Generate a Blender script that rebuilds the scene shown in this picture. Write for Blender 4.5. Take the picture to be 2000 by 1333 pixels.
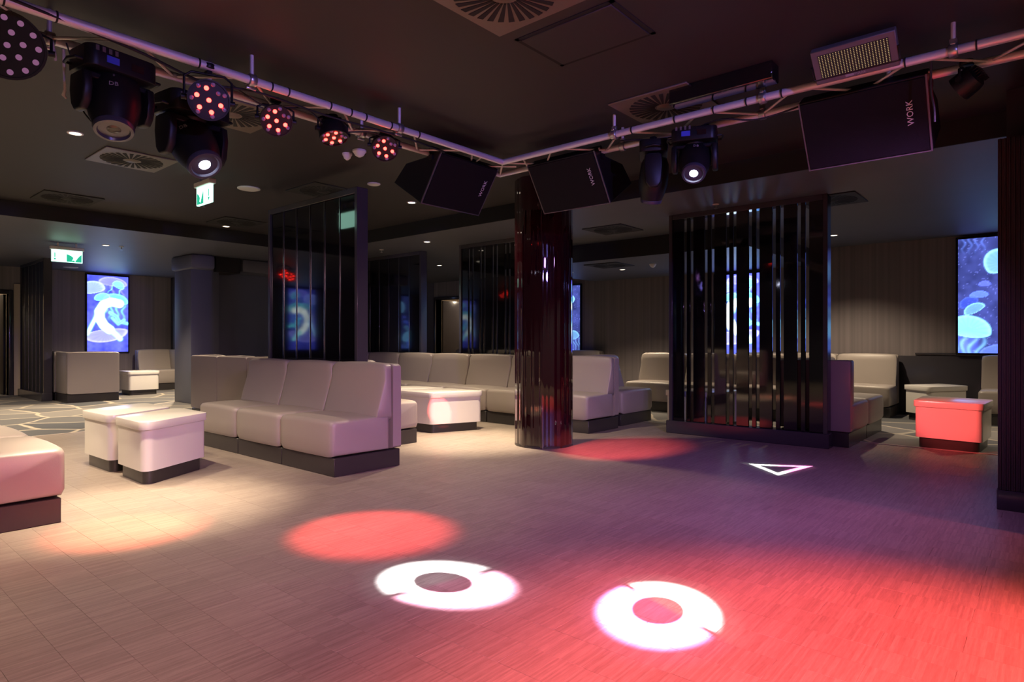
import bpy, bmesh, math, random
import numpy as np
from mathutils import Vector, Matrix, Quaternion

random.seed(7)
S = bpy.context.scene
for o in list(bpy.data.objects):
    bpy.data.objects.remove(o)
COL = S.collection
PI = math.pi

# ------------------------------------------------------------------ camera, world, exposure
# world X = away to the right, world Y = away to the left (the two directions of the lighting truss)
FPX, CAMZ = 1228.0, 1.1
ANG = math.atan2(1055, FPX)
FW = Vector((math.cos(ANG), math.sin(ANG), 0)); RT = Vector((math.sin(ANG), -math.cos(ANG), 0))
cam_d = bpy.data.cameras.new('camera'); cam = bpy.data.objects.new('camera', cam_d); COL.objects.link(cam)
cam_d.sensor_width = 36; cam_d.lens = FPX / 2000 * 36; cam_d.clip_start = .05
cam.location = (0, 0, CAMZ); cam.rotation_euler = (PI / 2, 0, ANG - PI / 2)
S.camera = cam
W = bpy.data.worlds.new('world'); S.world = W; W.use_nodes = True
W.node_tree.nodes['Background'].inputs[0].default_value = (.5, .45, .6, 1)
W.node_tree.nodes['Background'].inputs[1].default_value = .02
S.view_settings.view_transform = 'Standard'; S.view_settings.look = 'None'
S.view_settings.exposure = 0.0; S.view_settings.gamma = 1
S.cycles.use_denoising = True
S.cycles.max_bounces = 8; S.cycles.diffuse_bounces = 5; S.cycles.glossy_bounces = 4
S.cycles.caustics_reflective = False; S.cycles.caustics_refractive = False
S.cycles.sample_clamp_indirect = 4.0
S.cycles.use_light_tree = True

def at(px, py, z):
    """the place at height z that a pixel of the photograph looks at"""
    d = (CAMZ - z) * FPX / (py - 666.5)
    p = FW * d + RT * (d * (px - 1000) / FPX)
    return Vector((p.x, p.y, z))

# ------------------------------------------------------------------ materials
def principled(name):
    m = bpy.data.materials.new(name); m.use_nodes = True
    return m, m.node_tree.nodes, m.node_tree.links, m.node_tree.nodes['Principled BSDF']

def mat(name, col, rough=.5, metal=0, spec=.5, noise=0, nscale=8, bump=0, bscale=60, coat=0):
    m, N, L, b = principled(name)
    b.inputs['Base Color'].default_value = (*col, 1); b.inputs['Roughness'].default_value = rough
    b.inputs['Metallic'].default_value = metal; b.inputs['Specular IOR Level'].default_value = spec
    b.inputs['Coat Weight'].default_value = coat
    tc = N.new('ShaderNodeTexCoord')
    if noise:
        n = N.new('ShaderNodeTexNoise'); n.inputs['Scale'].default_value = nscale; n.inputs['Detail'].default_value = 4
        L.new(tc.outputs['Object'], n.inputs['Vector'])
        mx = N.new('ShaderNodeMix'); mx.data_type = 'RGBA'
        mx.inputs[6].default_value = (*[c * (1 - noise) for c in col], 1)
        mx.inputs[7].default_value = (*[min(1, c * (1 + noise)) for c in col], 1)
        L.new(n.outputs['Fac'], mx.inputs[0]); L.new(mx.outputs[2], b.inputs['Base Color'])
    if bump:
        n2 = N.new('ShaderNodeTexNoise'); n2.inputs['Scale'].default_value = bscale; n2.inputs['Detail'].default_value = 3
        L.new(tc.outputs['Object'], n2.inputs['Vector'])
        bp = N.new('ShaderNodeBump'); bp.inputs['Strength'].default_value = bump; bp.inputs['Distance'].default_value = .01
        L.new(n2.outputs['Fac'], bp.inputs['Height']); L.new(bp.outputs[0], b.inputs['Normal'])
    return m

def emis(name, col, strength):
    m = bpy.data.materials.new(name); m.use_nodes = True
    N, L = m.node_tree.nodes, m.node_tree.links
    N.clear(); e = N.new('ShaderNodeEmission'); o = N.new('ShaderNodeOutputMaterial')
    e.inputs[0].default_value = (*col, 1); e.inputs[1].default_value = strength
    L.new(e.outputs[0], o.inputs[0]); return m

M = {}
M['ceiling'] = mat('dark_ceiling', (.020, .016, .018), .6, noise=.15, nscale=1.5)  # upper ceiling, darker than the lower one
M['ceiling_low'] = mat('grey_ceiling', (.095, .098, .122), .5, noise=.12, nscale=1.5)
M['fascia'] = mat('black_fascia', (.008, .008, .009), .6)  # black boards on the faces where the ceiling steps down
M['vinyl'] = mat('beige_vinyl', (.335, .292, .265), .42, noise=.04, nscale=3, bump=.06, bscale=180)
M['vinyl_back'] = M['vinyl']
M['plinth'] = mat('dark_plinth', (.034, .030, .030), .32, noise=.1)
M['table'] = mat('white_lacquer', (.74, .71, .65), .22, noise=.02)
M['frame'] = mat('dark_frame', (.05, .046, .055), .16, spec=.6)
M['gloss'] = mat('black_gloss', (.004, .004, .005), .055, spec=.7, coat=.3)
M['chrome'] = mat('chrome_strip', (.55, .54, .54), .16, metal=1)
M['column'] = mat('wine_tinted_lacquer', (.020, .002, .004), .03, spec=.8, coat=.6)  # wine tint stands in for red reflections on black lacquer
M['alu'] = mat('aluminium', (.78, .75, .75), .45, metal=.45, noise=.08, nscale=12)
M['black'] = mat('black_plastic', (.006, .006, .007), .42, spec=.3)
M['black_matt'] = mat('black_matt', (.008, .008, .009), .7)
M['grille'] = mat('speaker_grille', (.007, .006, .007), .7, spec=.15, bump=.35, bscale=420)
M['edge'] = mat('speaker_edge', (.10, .09, .09), .45)
M['white'] = mat('white_plastic', (.72, .70, .68), .45)
M['rag'] = mat('white_cloth', (.5, .46, .45), .85, noise=.2, nscale=30)
M['letter'] = mat('pale_lettering', (.75, .68, .68), .5)
M['letter_dim'] = mat('grey_lettering', (.30, .28, .28), .5)
M['vent'] = mat('grey_vent', (.13, .11, .085), .45)
M['vent_dark'] = mat('dark_vent', (.012, .012, .012), .7)
M['slot'] = mat('vent_slot', (.003, .003, .003), .8)
M['purple_wall'] = mat('painted_wall', (.085, .08, .11), .6, noise=.08, nscale=2)
M['pillar'] = mat('grey_pillar', (.115, .12, .16), .5, noise=.1, nscale=2)
M['corridor'] = mat('cream_corridor', (.55, .46, .36), .7, noise=.04)
M['corridor_floor'] = mat('pale_corridor_floor', (.6, .55, .48), .35, noise=.05)
M['rim'] = mat('lens_rim', (.04, .04, .06), .3)
M['lens_dark'] = mat('dark_lens', (.02, .010, .009), .08, spec=.3)
M['led_off'] = mat('led_off', (.30, .22, .32), .2)
M['led_purple'] = emis('led_purple', (.42, .17, .34), .55)
M['led_red'] = emis('led_red', (1, .022, .016), 24)
M['led_red_core'] = emis('led_red_core', (1, .55, .48), 6)
M['led_amber'] = emis('led_amber', (1, .72, .35), .42)
M['beam_lens'] = emis('beam_lens', (.72, .74, 1), 40)
M['lens_glow'] = emis('lens_ring_glow', (.25, .22, .6), .35)
M['downlight'] = emis('downlight_glow', (1, .86, .66), 6)
M['exit_white'] = emis('exit_white', (.50, 1, .78), 2.6)
M['exit_green'] = emis('exit_green', (.03, .55, .32), 1.0)
M['handle'] = mat('brushed_steel', (.5, .5, .5), .3, metal=.9)
M['strip'] = mat('pale_floor_trim', (.55, .48, .4), .4)
M['blue_cap'] = mat('blue_connector', (.05, .08, .6), .4)

def wall_stripes():
    m, N, L, b = principled('striped_wallcovering')
    g = N.new('ShaderNodeNewGeometry'); mp = N.new('ShaderNodeMapping')
    mp.inputs['Scale'].default_value = (9, 9, .04)
    n = N.new('ShaderNodeTexNoise'); n.inputs['Scale'].default_value = 1.6; n.inputs['Detail'].default_value = 5
    L.new(g.outputs['Position'], mp.inputs[0]); L.new(mp.outputs[0], n.inputs['Vector'])
    r = N.new('ShaderNodeValToRGB')
    r.color_ramp.elements[0].position = .3; r.color_ramp.elements[0].color = (.165, .143, .148, 1)
    r.color_ramp.elements[1].position = .7; r.color_ramp.elements[1].color = (.25, .215, .22, 1)
    L.new(n.outputs['Fac'], r.inputs[0]); L.new(r.outputs[0], b.inputs['Base Color'])
    b.inputs['Roughness'].default_value = .55
    return m
M['stripes'] = wall_stripes()

def parquet():
    m, N, L, b = principled('strip_parquet')
    g = N.new('ShaderNodeNewGeometry'); sp = N.new('ShaderNodeSeparateXYZ'); L.new(g.outputs['Position'], sp.inputs[0])
    def mth(op, a, c=None):
        n = N.new('ShaderNodeMath'); n.operation = op
        for i, v in enumerate((a, c)):
            if v is None: continue
            if isinstance(v, (int, float)): n.inputs[i].default_value = v
            else: L.new(v, n.inputs[i])
        return n.outputs[0]
    cx = mth('FLOOR', mth('DIVIDE', sp.outputs[0], .16))
    cy = mth('FLOOR', mth('DIVIDE', sp.outputs[1], .0085))
    cb = N.new('ShaderNodeCombineXYZ'); L.new(cx, cb.inputs[0]); L.new(cy, cb.inputs[1])
    wn = N.new('ShaderNodeTexWhiteNoise'); wn.noise_dimensions = '2D'; L.new(cb.outputs[0], wn.inputs['Vector'])
    mp = N.new('ShaderNodeMapping'); mp.inputs['Scale'].default_value = (6, 70, 1); L.new(g.outputs['Position'], mp.inputs[0])
    n = N.new('ShaderNodeTexNoise'); n.inputs['Scale'].default_value = 2.2; n.inputs['Detail'].default_value = 6; n.inputs['Roughness'].default_value = .7
    L.new(mp.outputs[0], n.inputs['Vector'])
    n3 = N.new('ShaderNodeTexNoise'); n3.inputs['Scale'].default_value = .9; n3.inputs['Detail'].default_value = 3
    L.new(g.outputs['Position'], n3.inputs['Vector'])
    oi = N.new('ShaderNodeObjectInfo')
    f = mth('ADD', mth('MULTIPLY', wn.outputs['Value'], .22), mth('MULTIPLY', n.outputs['Fac'], .75))
    f = mth('ADD', f, mth('MULTIPLY', mth('SUBTRACT', n3.outputs['Fac'], .5), .5))
    f = mth('ADD', f, mth('MULTIPLY', mth('SUBTRACT', oi.outputs['Random'], .5), .05))
    r = N.new('ShaderNodeValToRGB'); e = r.color_ramp.elements
    e[0].position = .10; e[0].color = (.16, .125, .105, 1); e[1].position = .95; e[1].color = (.47, .40, .33, 1)
    e2 = r.color_ramp.elements.new(.5); e2.color = (.30, .25, .21, 1)
    L.new(f, r.inputs[0]); L.new(r.outputs[0], b.inputs['Base Color'])
    rr = mth('ADD', .36, mth('MULTIPLY', n.outputs['Fac'], .2)); L.new(rr, b.inputs['Roughness'])
    bp = N.new('ShaderNodeBump'); bp.inputs['Strength'].default_value = .12; bp.inputs['Distance'].default_value = .002
    L.new(f, bp.inputs['Height']); L.new(bp.outputs[0], b.inputs['Normal'])
    b.inputs['Specular IOR Level'].default_value = .35
    return m
M['parquet'] = parquet()

def carpet():
    m, N, L, b = principled('pebble_carpet')
    g = N.new('ShaderNodeNewGeometry')
    n = N.new('ShaderNodeTexNoise'); n.inputs['Scale'].default_value = 1.2; L.new(g.outputs['Position'], n.inputs['Vector'])
    ad = N.new('ShaderNodeMix'); ad.data_type = 'VECTOR'; ad.inputs[0].default_value = .22
    L.new(g.outputs['Position'], ad.inputs[4]); L.new(n.outputs['Color'], ad.inputs[5])
    v1 = N.new('ShaderNodeTexVoronoi'); v1.feature = 'DISTANCE_TO_EDGE'; v1.inputs['Scale'].default_value = 1.5
    v2 = N.new('ShaderNodeTexVoronoi'); v2.feature = 'F1'; v2.inputs['Scale'].default_value = 1.5
    for v in (v1, v2): v.voronoi_dimensions = '2D'; L.new(ad.outputs[1], v.inputs['Vector'])
    r = N.new('ShaderNodeValToRGB'); r.color_ramp.elements[0].position = .022; r.color_ramp.elements[1].position = .04
    L.new(v1.outputs['Distance'], r.inputs[0])
    bw = N.new('ShaderNodeSeparateColor'); L.new(v2.outputs['Color'], bw.inputs[0])
    cr = N.new('ShaderNodeValToRGB'); cr.color_ramp.elements[0].color = (.07, .075, .085, 1); cr.color_ramp.elements[1].color = (.26, .24, .215, 1)
    L.new(bw.outputs[0], cr.inputs[0])
    mx = N.new('ShaderNodeMix'); mx.data_type = 'RGBA'; mx.inputs[6].default_value = (.46, .40, .31, 1)
    L.new(r.outputs[0], mx.inputs[0]); L.new(cr.outputs[0], mx.inputs[7]); L.new(mx.outputs[2], b.inputs['Base Color'])
    b.inputs['Roughness'].default_value = .9
    return m
M['carpet'] = carpet()

def ribbed():
    m, N, L, b = principled('ribbed_dark_panel')
    b.inputs['Base Color'].default_value = (.035, .03, .035, 1); b.inputs['Roughness'].default_value = .5
    return m
M['ribbed'] = ribbed()

def screen_mat():
    m = bpy.data.materials.new('screen_picture'); m.use_nodes = True
    N, L = m.node_tree.nodes, m.node_tree.links
    N.clear(); e = N.new('ShaderNodeEmission'); o = N.new('ShaderNodeOutputMaterial'); a = N.new('ShaderNodeAttribute')
    a.attribute_name = 'picture'; e.inputs[1].default_value = 2.0
    L.new(a.outputs['Color'], e.inputs[0]); L.new(e.outputs[0], o.inputs[0]); return m
M['screen'] = screen_mat()

# ------------------------------------------------------------------ geometry helpers
def box(x0, y0, z0, x1, y1, z1):
    v = [(x0, y0, z0), (x1, y0, z0), (x1, y1, z0), (x0, y1, z0), (x0, y0, z1), (x1, y0, z1), (x1, y1, z1), (x0, y1, z1)]
    return v, [(0, 3, 2, 1), (4, 5, 6, 7), (0, 1, 5, 4), (1, 2, 6, 5), (2, 3, 7, 6), (3, 0, 4, 7)]

def prism(poly, z0, z1):
    n = len(poly); v = [(x, y, z0) for x, y in poly] + [(x, y, z1) for x, y in poly]
    return v, [tuple(range(n - 1, -1, -1)), tuple(range(n, 2 * n))] + [(i, (i + 1) % n, n + (i + 1) % n, n + i) for i in range(n)]

def basis(d):
    d = Vector(d).normalized(); a = Vector((0, 0, 1)) if abs(d.z) < .9 else Vector((1, 0, 0))
    u = d.cross(a).normalized(); return u, d.cross(u).normalized()

def polytube(pts, r, n=10, cap=True):
    pts = [Vector(p) for p in pts]; v, f = [], []
    for i, p in enumerate(pts):
        d = (pts[min(i + 1, len(pts) - 1)] - pts[max(i - 1, 0)]).normalized()
        if i == 0: u, w = basis(d)
        else:
            u = (u - d * u.dot(d)).normalized(); w = d.cross(u)
        rr = r[i] if isinstance(r, (list, tuple)) else r
        for k in range(n):
            a = 2 * PI * k / n; v.append(tuple(p + (u * math.cos(a) + w * math.sin(a)) * rr))
    for i in range(len(pts) - 1):
        for k in range(n):
            f.append((i * n + k, i * n + (k + 1) % n, (i + 1) * n + (k + 1) % n, (i + 1) * n + k))
    if cap: f.append(tuple(range(n - 1, -1, -1))); f.append(tuple(range((len(pts) - 1) * n, len(pts) * n)))
    return v, f

def lathe(prof, n=24, c=(0, 0, 0)):
    v, f = [], []
    for r, z in prof:
        for k in range(n):
            a = 2 * PI * k / n; v.append((c[0] + r * math.cos(a), c[1] + r * math.sin(a), c[2] + z))
    for i in range(len(prof) - 1):
        for k in range(n): f.append((i * n + k, i * n + (k + 1) % n, (i + 1) * n + (k + 1) % n, (i + 1) * n + k))
    f.append(tuple(range(n - 1, -1, -1))); f.append(tuple(range((len(prof) - 1) * n, len(prof) * n)))
    return v, f

def join(*sh):
    v, f = [], []
    for a, b in sh:
        o = len(v); v += list(a); f += [tuple(i + o for i in q) for q in b]
    return v, f

def xf(sh, mtx):
    return [tuple(mtx @ Vector(p)) for p in sh[0]], sh[1]

def mesh(name, sh, m, bevel=0, seg=2, smooth=None):
    me = bpy.data.meshes.new(name); me.from_pydata(sh[0], [], sh[1])
    bm = bmesh.new(); bm.from_mesh(me)
    bmesh.ops.recalc_face_normals(bm, faces=bm.faces)
    if bevel:
        es = [e for e in bm.edges if len(e.link_faces) == 2 and e.calc_face_angle(0) > .6]
        bmesh.ops.bevel(bm, geom=es, offset=bevel, segments=seg, affect='EDGES', profile=.5, clamp_overlap=True)
    bm.to_mesh(me); bm.free()
    me.materials.append(M[m] if isinstance(m, str) else m)
    if smooth is None: smooth = 40 if bevel else None
    if smooth:
        for p in me.polygons: p.use_smooth = True
        me.set_sharp_from_angle(angle=math.radians(smooth))
    return me

def put(name, me, parent=None, loc=None, rot=None, label=None):
    o = bpy.data.objects.new(name, me); COL.objects.link(o)
    if parent: o.parent = parent
    if loc is not None: o.location = loc
    if rot is not None:
        if isinstance(rot, Quaternion): o.rotation_mode = 'QUATERNION'; o.rotation_quaternion = rot
        else: o.rotation_euler = rot
    if label: o['label'] = label
    return o

def part(name, sh, m, parent, bevel=0, seg=2, smooth=None, **k):
    return put(name, mesh(name, sh, m, bevel, seg, smooth), parent, **k)

def tag(o, label, cat, group=None):
    o['label'] = label; o['category'] = cat
    if group: o['group'] = group
    return o

def thing(name, label, cat, loc=(0, 0, 0), rz=0, group=None):
    o = bpy.data.objects.new(name, None); COL.objects.link(o); o.empty_display_size = .1
    o.location = loc; o.rotation_euler = (0, 0, rz)
    return tag(o, label, cat, group)

def struct(name, sh, m, bevel=0, parent=None, smooth=None):
    o = part(name, sh, m, parent, bevel, smooth=smooth); o['kind'] = 'structure'; return o

def spot(name, loc, aim, power, col, cone, blend=.5, size=.03, parent=None):
    l = bpy.data.lights.new(name, 'SPOT'); l.energy = power; l.color = col; l.spot_size = math.radians(cone)
    l.spot_blend = blend; l.shadow_soft_size = size
    o = bpy.data.objects.new(name, l); COL.objects.link(o); o.location = loc
    o.rotation_mode = 'QUATERNION'; o.rotation_quaternion = (Vector(aim) - Vector(loc)).to_track_quat('-Z', 'Y')
    return o

def letters(text, size, m, parent, mtx, name='lettering', depth=.0008):
    c = bpy.data.curves.new('t', 'FONT'); c.body = text; c.size = size; c.extrude = depth
    c.align_x = 'CENTER'; c.align_y = 'CENTER'; c.resolution_u = 2
    t = bpy.data.objects.new('t', c); COL.objects.link(t)
    me = bpy.data.meshes.new_from_object(t.evaluated_get(bpy.context.evaluated_depsgraph_get()))
    bpy.data.objects.remove(t); me.name = name; me.materials.clear(); me.materials.append(M[m])
    o = bpy.data.objects.new(name, me); COL.objects.link(o); o.parent = parent; o.matrix_local = mtx
    return o

# ------------------------------------------------------------------ lights of the room
WARM = (1, .79, .55)
ZH, ZM, ZL = 2.80, 2.61, 2.34          # ceiling over the dance floor, over the seating, over the back booth
XF, YF = 5.90, 9.55                    # where the ceiling steps down
XW, YW = 11.05, 16.0                   # the two far walls
DOWN = [(1.56, 4.55, ZH, 800, 44), (1.57, 6.05, ZH, 260, 86), (5.0, 4.85, ZH, 850, 46), (5.04, 5.95, ZH, 200, 86), (4.30, 9.27, ZH, 300, 90),
        (3.34, 11.3, ZM, 420, 100), (5.1, 13.0, ZM, 640, 138), (8.55, 9.25, ZM, 260, 96), (9.78, 2.36, ZM, 250, 118), (9.5, 5.64, ZL, 200, 110),
        (1.9, 13.2, ZM, 160, 90), (9.3, 6.6, ZL, 160, 110), (7.9, 5.9, ZM, 130, 90), (9.2, -.6, ZM, 160, 110), (4.2, 7.4, ZH, 130, 90), (6.4, 7.2, ZM, 150, 90)]  # includes an unseen spot added to light the right wall
for x, y, z, p, cone in DOWN:
    spot('downlight_or_fill', (x, y, z - .03), (x, y, 0), p, WARM, cone, .9, .04)
for x, y, p in ((1.56, 4.55, 170), (5.0, 4.85, 260)):     # the wide spill of the two narrow spots
    spot('downlight_spill', (x, y, ZH - .03), (x, y, 0), p, WARM, 118, 1.0, .04)
# unseen warm fill lamps added behind and to the left of the camera
for x, y, p in ((-2.6, -2.4, 260), (-2.6, .8, 260), (-2.2, 4.0, 260), (.4, -2.8, 260), (3.0, -3.0, 200), (.5, 6.9, 380), (.5, 8.7, 620), (.7, 10.9, 420), (-1.6, .4, 200)):
    spot('downlight_or_fill', (x, y, (ZH if y < YF else ZM) - .03), (x, y, 0), p, WARM, 120, .9, .04)

RED = (1, .10, .09)
BLUE = (.16, .12, 1)

# ------------------------------------------------------------------ setting: floor
struct('floor', box(-4, -4, -.12, XW + .2, YW + .2, -.004), 'parquet')
FLOOR = bpy.data.objects['floor']
XC, YC = 7.67, 8.9
PW, PL = .16, .48
cells = []
for i in range(int(-3 / PW), int(XC / PW)):
    for j in range(int(-3 / PL) - 1, int(YC / PL) + 1):
        y0 = j * PL + (PL / 2 if i % 2 else 0)
        x0 = i * PW; y1 = min(y0 + PL, YC)
        if y1 - y0 < .1 or x0 < -1.2 or y0 < -2.2: continue
        c = Vector((x0 + PW / 2, (y0 + y1) / 2, 0))
        d = c.dot(FW); l = c.dot(RT)
        if d < .8: continue
        px = 1000 + FPX * l / d; py = 666.5 + FPX * CAMZ / d
        vis = (-60 < px < 2060 and py < 1390)
        cells.append((-(1 / d ** 3) if vis else 1, x0, y0, y1))
cells.sort()
tile_me = {}
stuff = []
for n, (k, x0, y0, y1) in enumerate(cells):
    if n < 300 and abs(y1 - y0 - PL) < 1e-6:
        v = n % 5
        if v not in tile_me:
            h = -.0003 * v / 4
            tile_me[v] = mesh('parquet_panel', box(.0003, .0003, -.006, PW - .0003, PL - .0003, h), 'parquet', .0005, 1)
        put('parquet_panel', tile_me[v], FLOOR, (x0, y0, 0))
    else:
        stuff.append(box(x0 + .0003, y0 + .0003, -.006, x0 + PW - .0003, y1 - .0003, -.0003 * random.random()))
o = part('parquet_panels', join(*stuff), 'parquet', FLOOR); o['kind'] = 'stuff'
struct('floor_carpet', join(box(-4, YC, -.003, XW, YW, .001), box(XC, -4, -.003, XW, YC, .001)), 'carpet')
struct('trim_1', box(XC - .02, -4, -.003, XC + .012, YC, .003), 'strip')
struct('trim_2', box(-4, YC - .012, -.003, XC, YC + .02, .003), 'strip')

# ------------------------------------------------------------------ setting: ceiling
struct('ceiling', box(-4, -4, ZH, XF, YF, 3.0), 'ceiling')
struct('ceiling', box(XF, -4, ZM, 8.2, YW, 3.0), 'ceiling_low')
struct('ceiling', box(8.2, -4, ZM, XW, 3.0, 3.0), 'ceiling_low')
struct('ceiling', box(8.2, 7.2, ZM, XW, YW, 3.0), 'ceiling_low')
struct('ceiling', box(8.2, 3.0, ZL, XW, 7.2, 3.0), 'ceiling_low')
struct('ceiling', box(-4, YF, ZM, XF, YW, 3.0), 'ceiling_low')
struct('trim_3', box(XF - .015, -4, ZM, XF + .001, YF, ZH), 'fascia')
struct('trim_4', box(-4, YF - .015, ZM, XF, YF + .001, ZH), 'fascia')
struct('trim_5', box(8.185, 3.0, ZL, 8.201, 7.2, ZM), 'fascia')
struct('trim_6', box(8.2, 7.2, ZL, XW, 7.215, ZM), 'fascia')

# ------------------------------------------------------------------ setting: walls and doors
D2 = (11.15, 12.08, 2.16)
struct('wall_right', join(box(XW, -4, 0, XW + .2, D2[0], 3), box(XW, D2[1], 0, XW + .2, YW + .2, 3), box(XW, D2[0], D2[2], XW + .2, D2[1], 3)), 'stripes')
struct('wall_purple', box(XW - .012, 8.9, 0, XW + .001, D2[0] - .08, ZM), 'purple_wall')
struct('wall_purple', box(XW - .012, D2[1] + .08, 0, XW + .001, YW, ZM), 'purple_wall')
D1 = (2.02, 3.01, 2.06)
struct('wall_left', join(box(-4, YW, 0, D1[0], YW + .2, 3), box(D1[1], YW, 0, XW + .2, YW + .2, 3), box(D1[0], YW, D1[2], D1[1], YW + .2, 3)), 'stripes')
struct('wall_back', box(-4.2, -4, 0, -4, YW, 3), 'pillar')
struct('wall_near', box(-4, -4.2, 0, XW, -4, 3), 'pillar')
# low dark dado under the screens of the right wall
struct('trim_7', box(XW - .03, -4, 0, XW, 3.3, .88), 'frame', .006)
struct('trim_8', box(XW - .035, .0, .90, XW, 1.55, .925), 'frame', .004)
# door frames
def door(name, axis, a0, a1, h, w):
    t = .07
    if axis == 'x':
        sh = join(box(a0 - t, w - .03, 0, a0, w + .2, h + t), box(a1, w - .03, 0, a1 + t, w + .2, h + t), box(a0, w - .03, h, a1, w + .2, h + t))
    else:
        sh = join(box(w - .03, a0 - t, 0, w + .2, a0, h + t), box(w - .03, a1, 0, w + .2, a1 + t, h + t), box(w - .03, a0, h, w + .2, a1, h + t))
    return struct(name, sh, 'frame', .004)
d1 = door('door_1', 'x', D1[0], D1[1], D1[2], YW)
d2 = door('door_2', 'y', D2[0], D2[1], D2[2], XW)
leaf = part('door_leaf', box(D1[1] - .05, YW + .2, .01, D1[1] - .005, YW + 1.1, D1[2] - .01), 'black', d1, .003)
part('handle', polytube([(D1[1] - .05, YW + 1.0, 1.0), (D1[1] - .11, YW + 1.0, 1.0), (D1[1] - .11, YW + .88, 1.0)], .011, 8), 'handle', leaf, smooth=60)
leaf2 = part('door_leaf', box(XW + .2, D2[1] - .05, .01, XW + 1.1, D2[1] - .006, D2[2] - .01), 'frame', d2, .003)
part('handle', polytube([(XW + 1.0, D2[1] - .05, 1.0), (XW + 1.0, D2[1] - .12, 1.0), (XW + .88, D2[1] - .12, 1.0)], .012, 8), 'handle', leaf2, smooth=60)
struct('trim_9', box(D1[1] + .075, YW - .05, 0, D1[1] + .2, YW, ZM - .35), 'corridor', .004)
# rooms behind the doors
struct('wall_corridor', join(box(1.0, YW + 2.6, 0, 4.5, YW + 2.7, 2.7), box(.9, YW + .2, 0, 1.0, YW + 2.7, 2.7), box(4.5, YW + .2, 0, 4.6, YW + 2.7, 2.7), box(.9, YW + .2, 2.6, 4.6, YW + 2.7, 2.7)), 'corridor')
struct('floor_corridor', box(.9, YW, -.1, 4.6, YW + 2.7, .002), 'corridor_floor')
struct('wall_backroom', join(box(XW + 2.6, 9.5, 0, XW + 2.7, 14, 2.7), box(XW + .2, 9.4, 0, XW + 2.7, 9.5, 2.7), box(XW + .2, 14, 0, XW + 2.7, 14.1, 2.7), box(XW + .2, 9.4, 2.6, XW + 2.7, 14.1, 2.7)), 'corridor')
struct('floor_backroom', box(XW, 9.4, -.1, XW + 2.7, 14.1, .002), 'corridor_floor')
struct('door_3', join(box(2.35, YW + 2.56, 0, 2.75, YW + 2.6, 1.98), box(2.3, YW + 2.57, 0, 2.35, YW + 2.6, 2.03)), 'white', .004)
for p, e in (((2.6, YW + 1.4, 2.55), 45), ((XW + 1.3, 11.4, 2.55), 70)):
    l = bpy.data.lights.new('corridor_lamp', 'POINT'); l.energy = e; l.color = (1, .82, .6); l.shadow_soft_size = .12
    lo = bpy.data.objects.new('corridor_lamp', l); COL.objects.link(lo); lo.location = p

# pillars on the left, behind the sofas
struct('wall_pillar', box(4.67, 11.4, 0, 5.16, 12.1, ZM), 'pillar', .012)
struct('wall_pillar', box(5.16, 11.78, 0, 7.4, 12.1, ZM), 'pillar')
struct('wall_pillar', box(5.16, 11.70, 0, 5.24, 11.80, ZM), 'pillar', .01)
struct('trim_10', box(4.60, 11.22, 2.36, 5.02, 12.1, ZM), 'pillar', .05)
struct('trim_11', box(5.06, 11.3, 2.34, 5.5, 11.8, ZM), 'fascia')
struct('trim_12', box(5.55, 11.3, 2.37, 7.4, 11.79, ZM), 'pillar', .04)
# ribbed partition at the right edge of the dance floor
ribs = [box(5.19, -3.9 + .0, .13, 6.1, .27, 2.42)]
wr = struct('wall_partition', join(*ribs), 'ribbed')
rib_me = mesh('rib', box(0, 0, .13, .012, .012, 2.42), 'ribbed', .003, 1)
for k in range(40):
    put('rib', rib_me, wr, (5.179, .25 - k * .024, 0))
part('skirting', box(5.175, -3.9, 0, 6.1, .275, .128), 'frame', wr, .004)
struct('wall_partition', box(5.42, -3.9, 2.42, 6.1, .235, ZH), 'ribbed')
struct('wall_partition', box(4.60, -3.9, 0, 5.175, .105, ZH), 'ribbed')

# ------------------------------------------------------------------ glossy round column
def column_shape():
    n = 360; prof = []; v, f = [], []
    zs = [0, .02, .05, .6, 1.2, 1.8, 2.4, ZH]
    rng = [random.uniform(-1, 1) for _ in range(12)]
    for zi, z in enumerate(zs):
        for k in range(n):
            a = 2 * PI * k / n
            r = .304 + .0042 * math.sin(9 * a + rng[0] * 3) + .0022 * math.sin(17 * a + rng[1] * 3) + .0011 * math.sin(29 * a + .4 * math.sin(z * 2)) + .0004 * math.sin(53 * a)
            r += .0008 * math.sin(5 * a + z * 2.2)
            v.append((r * math.cos(a), r * math.sin(a), z))
    for i in range(len(zs) - 1):
        for k in range(n): f.append((i * n + k, i * n + (k + 1) % n, (i + 1) * n + (k + 1) % n, (i + 1) * n + k))
    f.append(tuple(range(n - 1, -1, -1))); f.append(tuple(range((len(zs) - 1) * n, len(zs) * n)))
    return v, f
CX, CY = 5.306, 4.113
col = thing('round_column', 'glossy black round column standing at the corner of the dance floor', 'column', (CX, CY, 0))
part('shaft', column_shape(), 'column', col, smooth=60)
part('foot_ring', lathe([(.309, 0), (.309, .02), (.304, .024)], 64), 'plinth', col, smooth=30)
part('seam', box(-.003, -.002, .02, .003, .002, 2.3), 'black_matt', col, loc=(-.247, -.181, 0))

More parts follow.
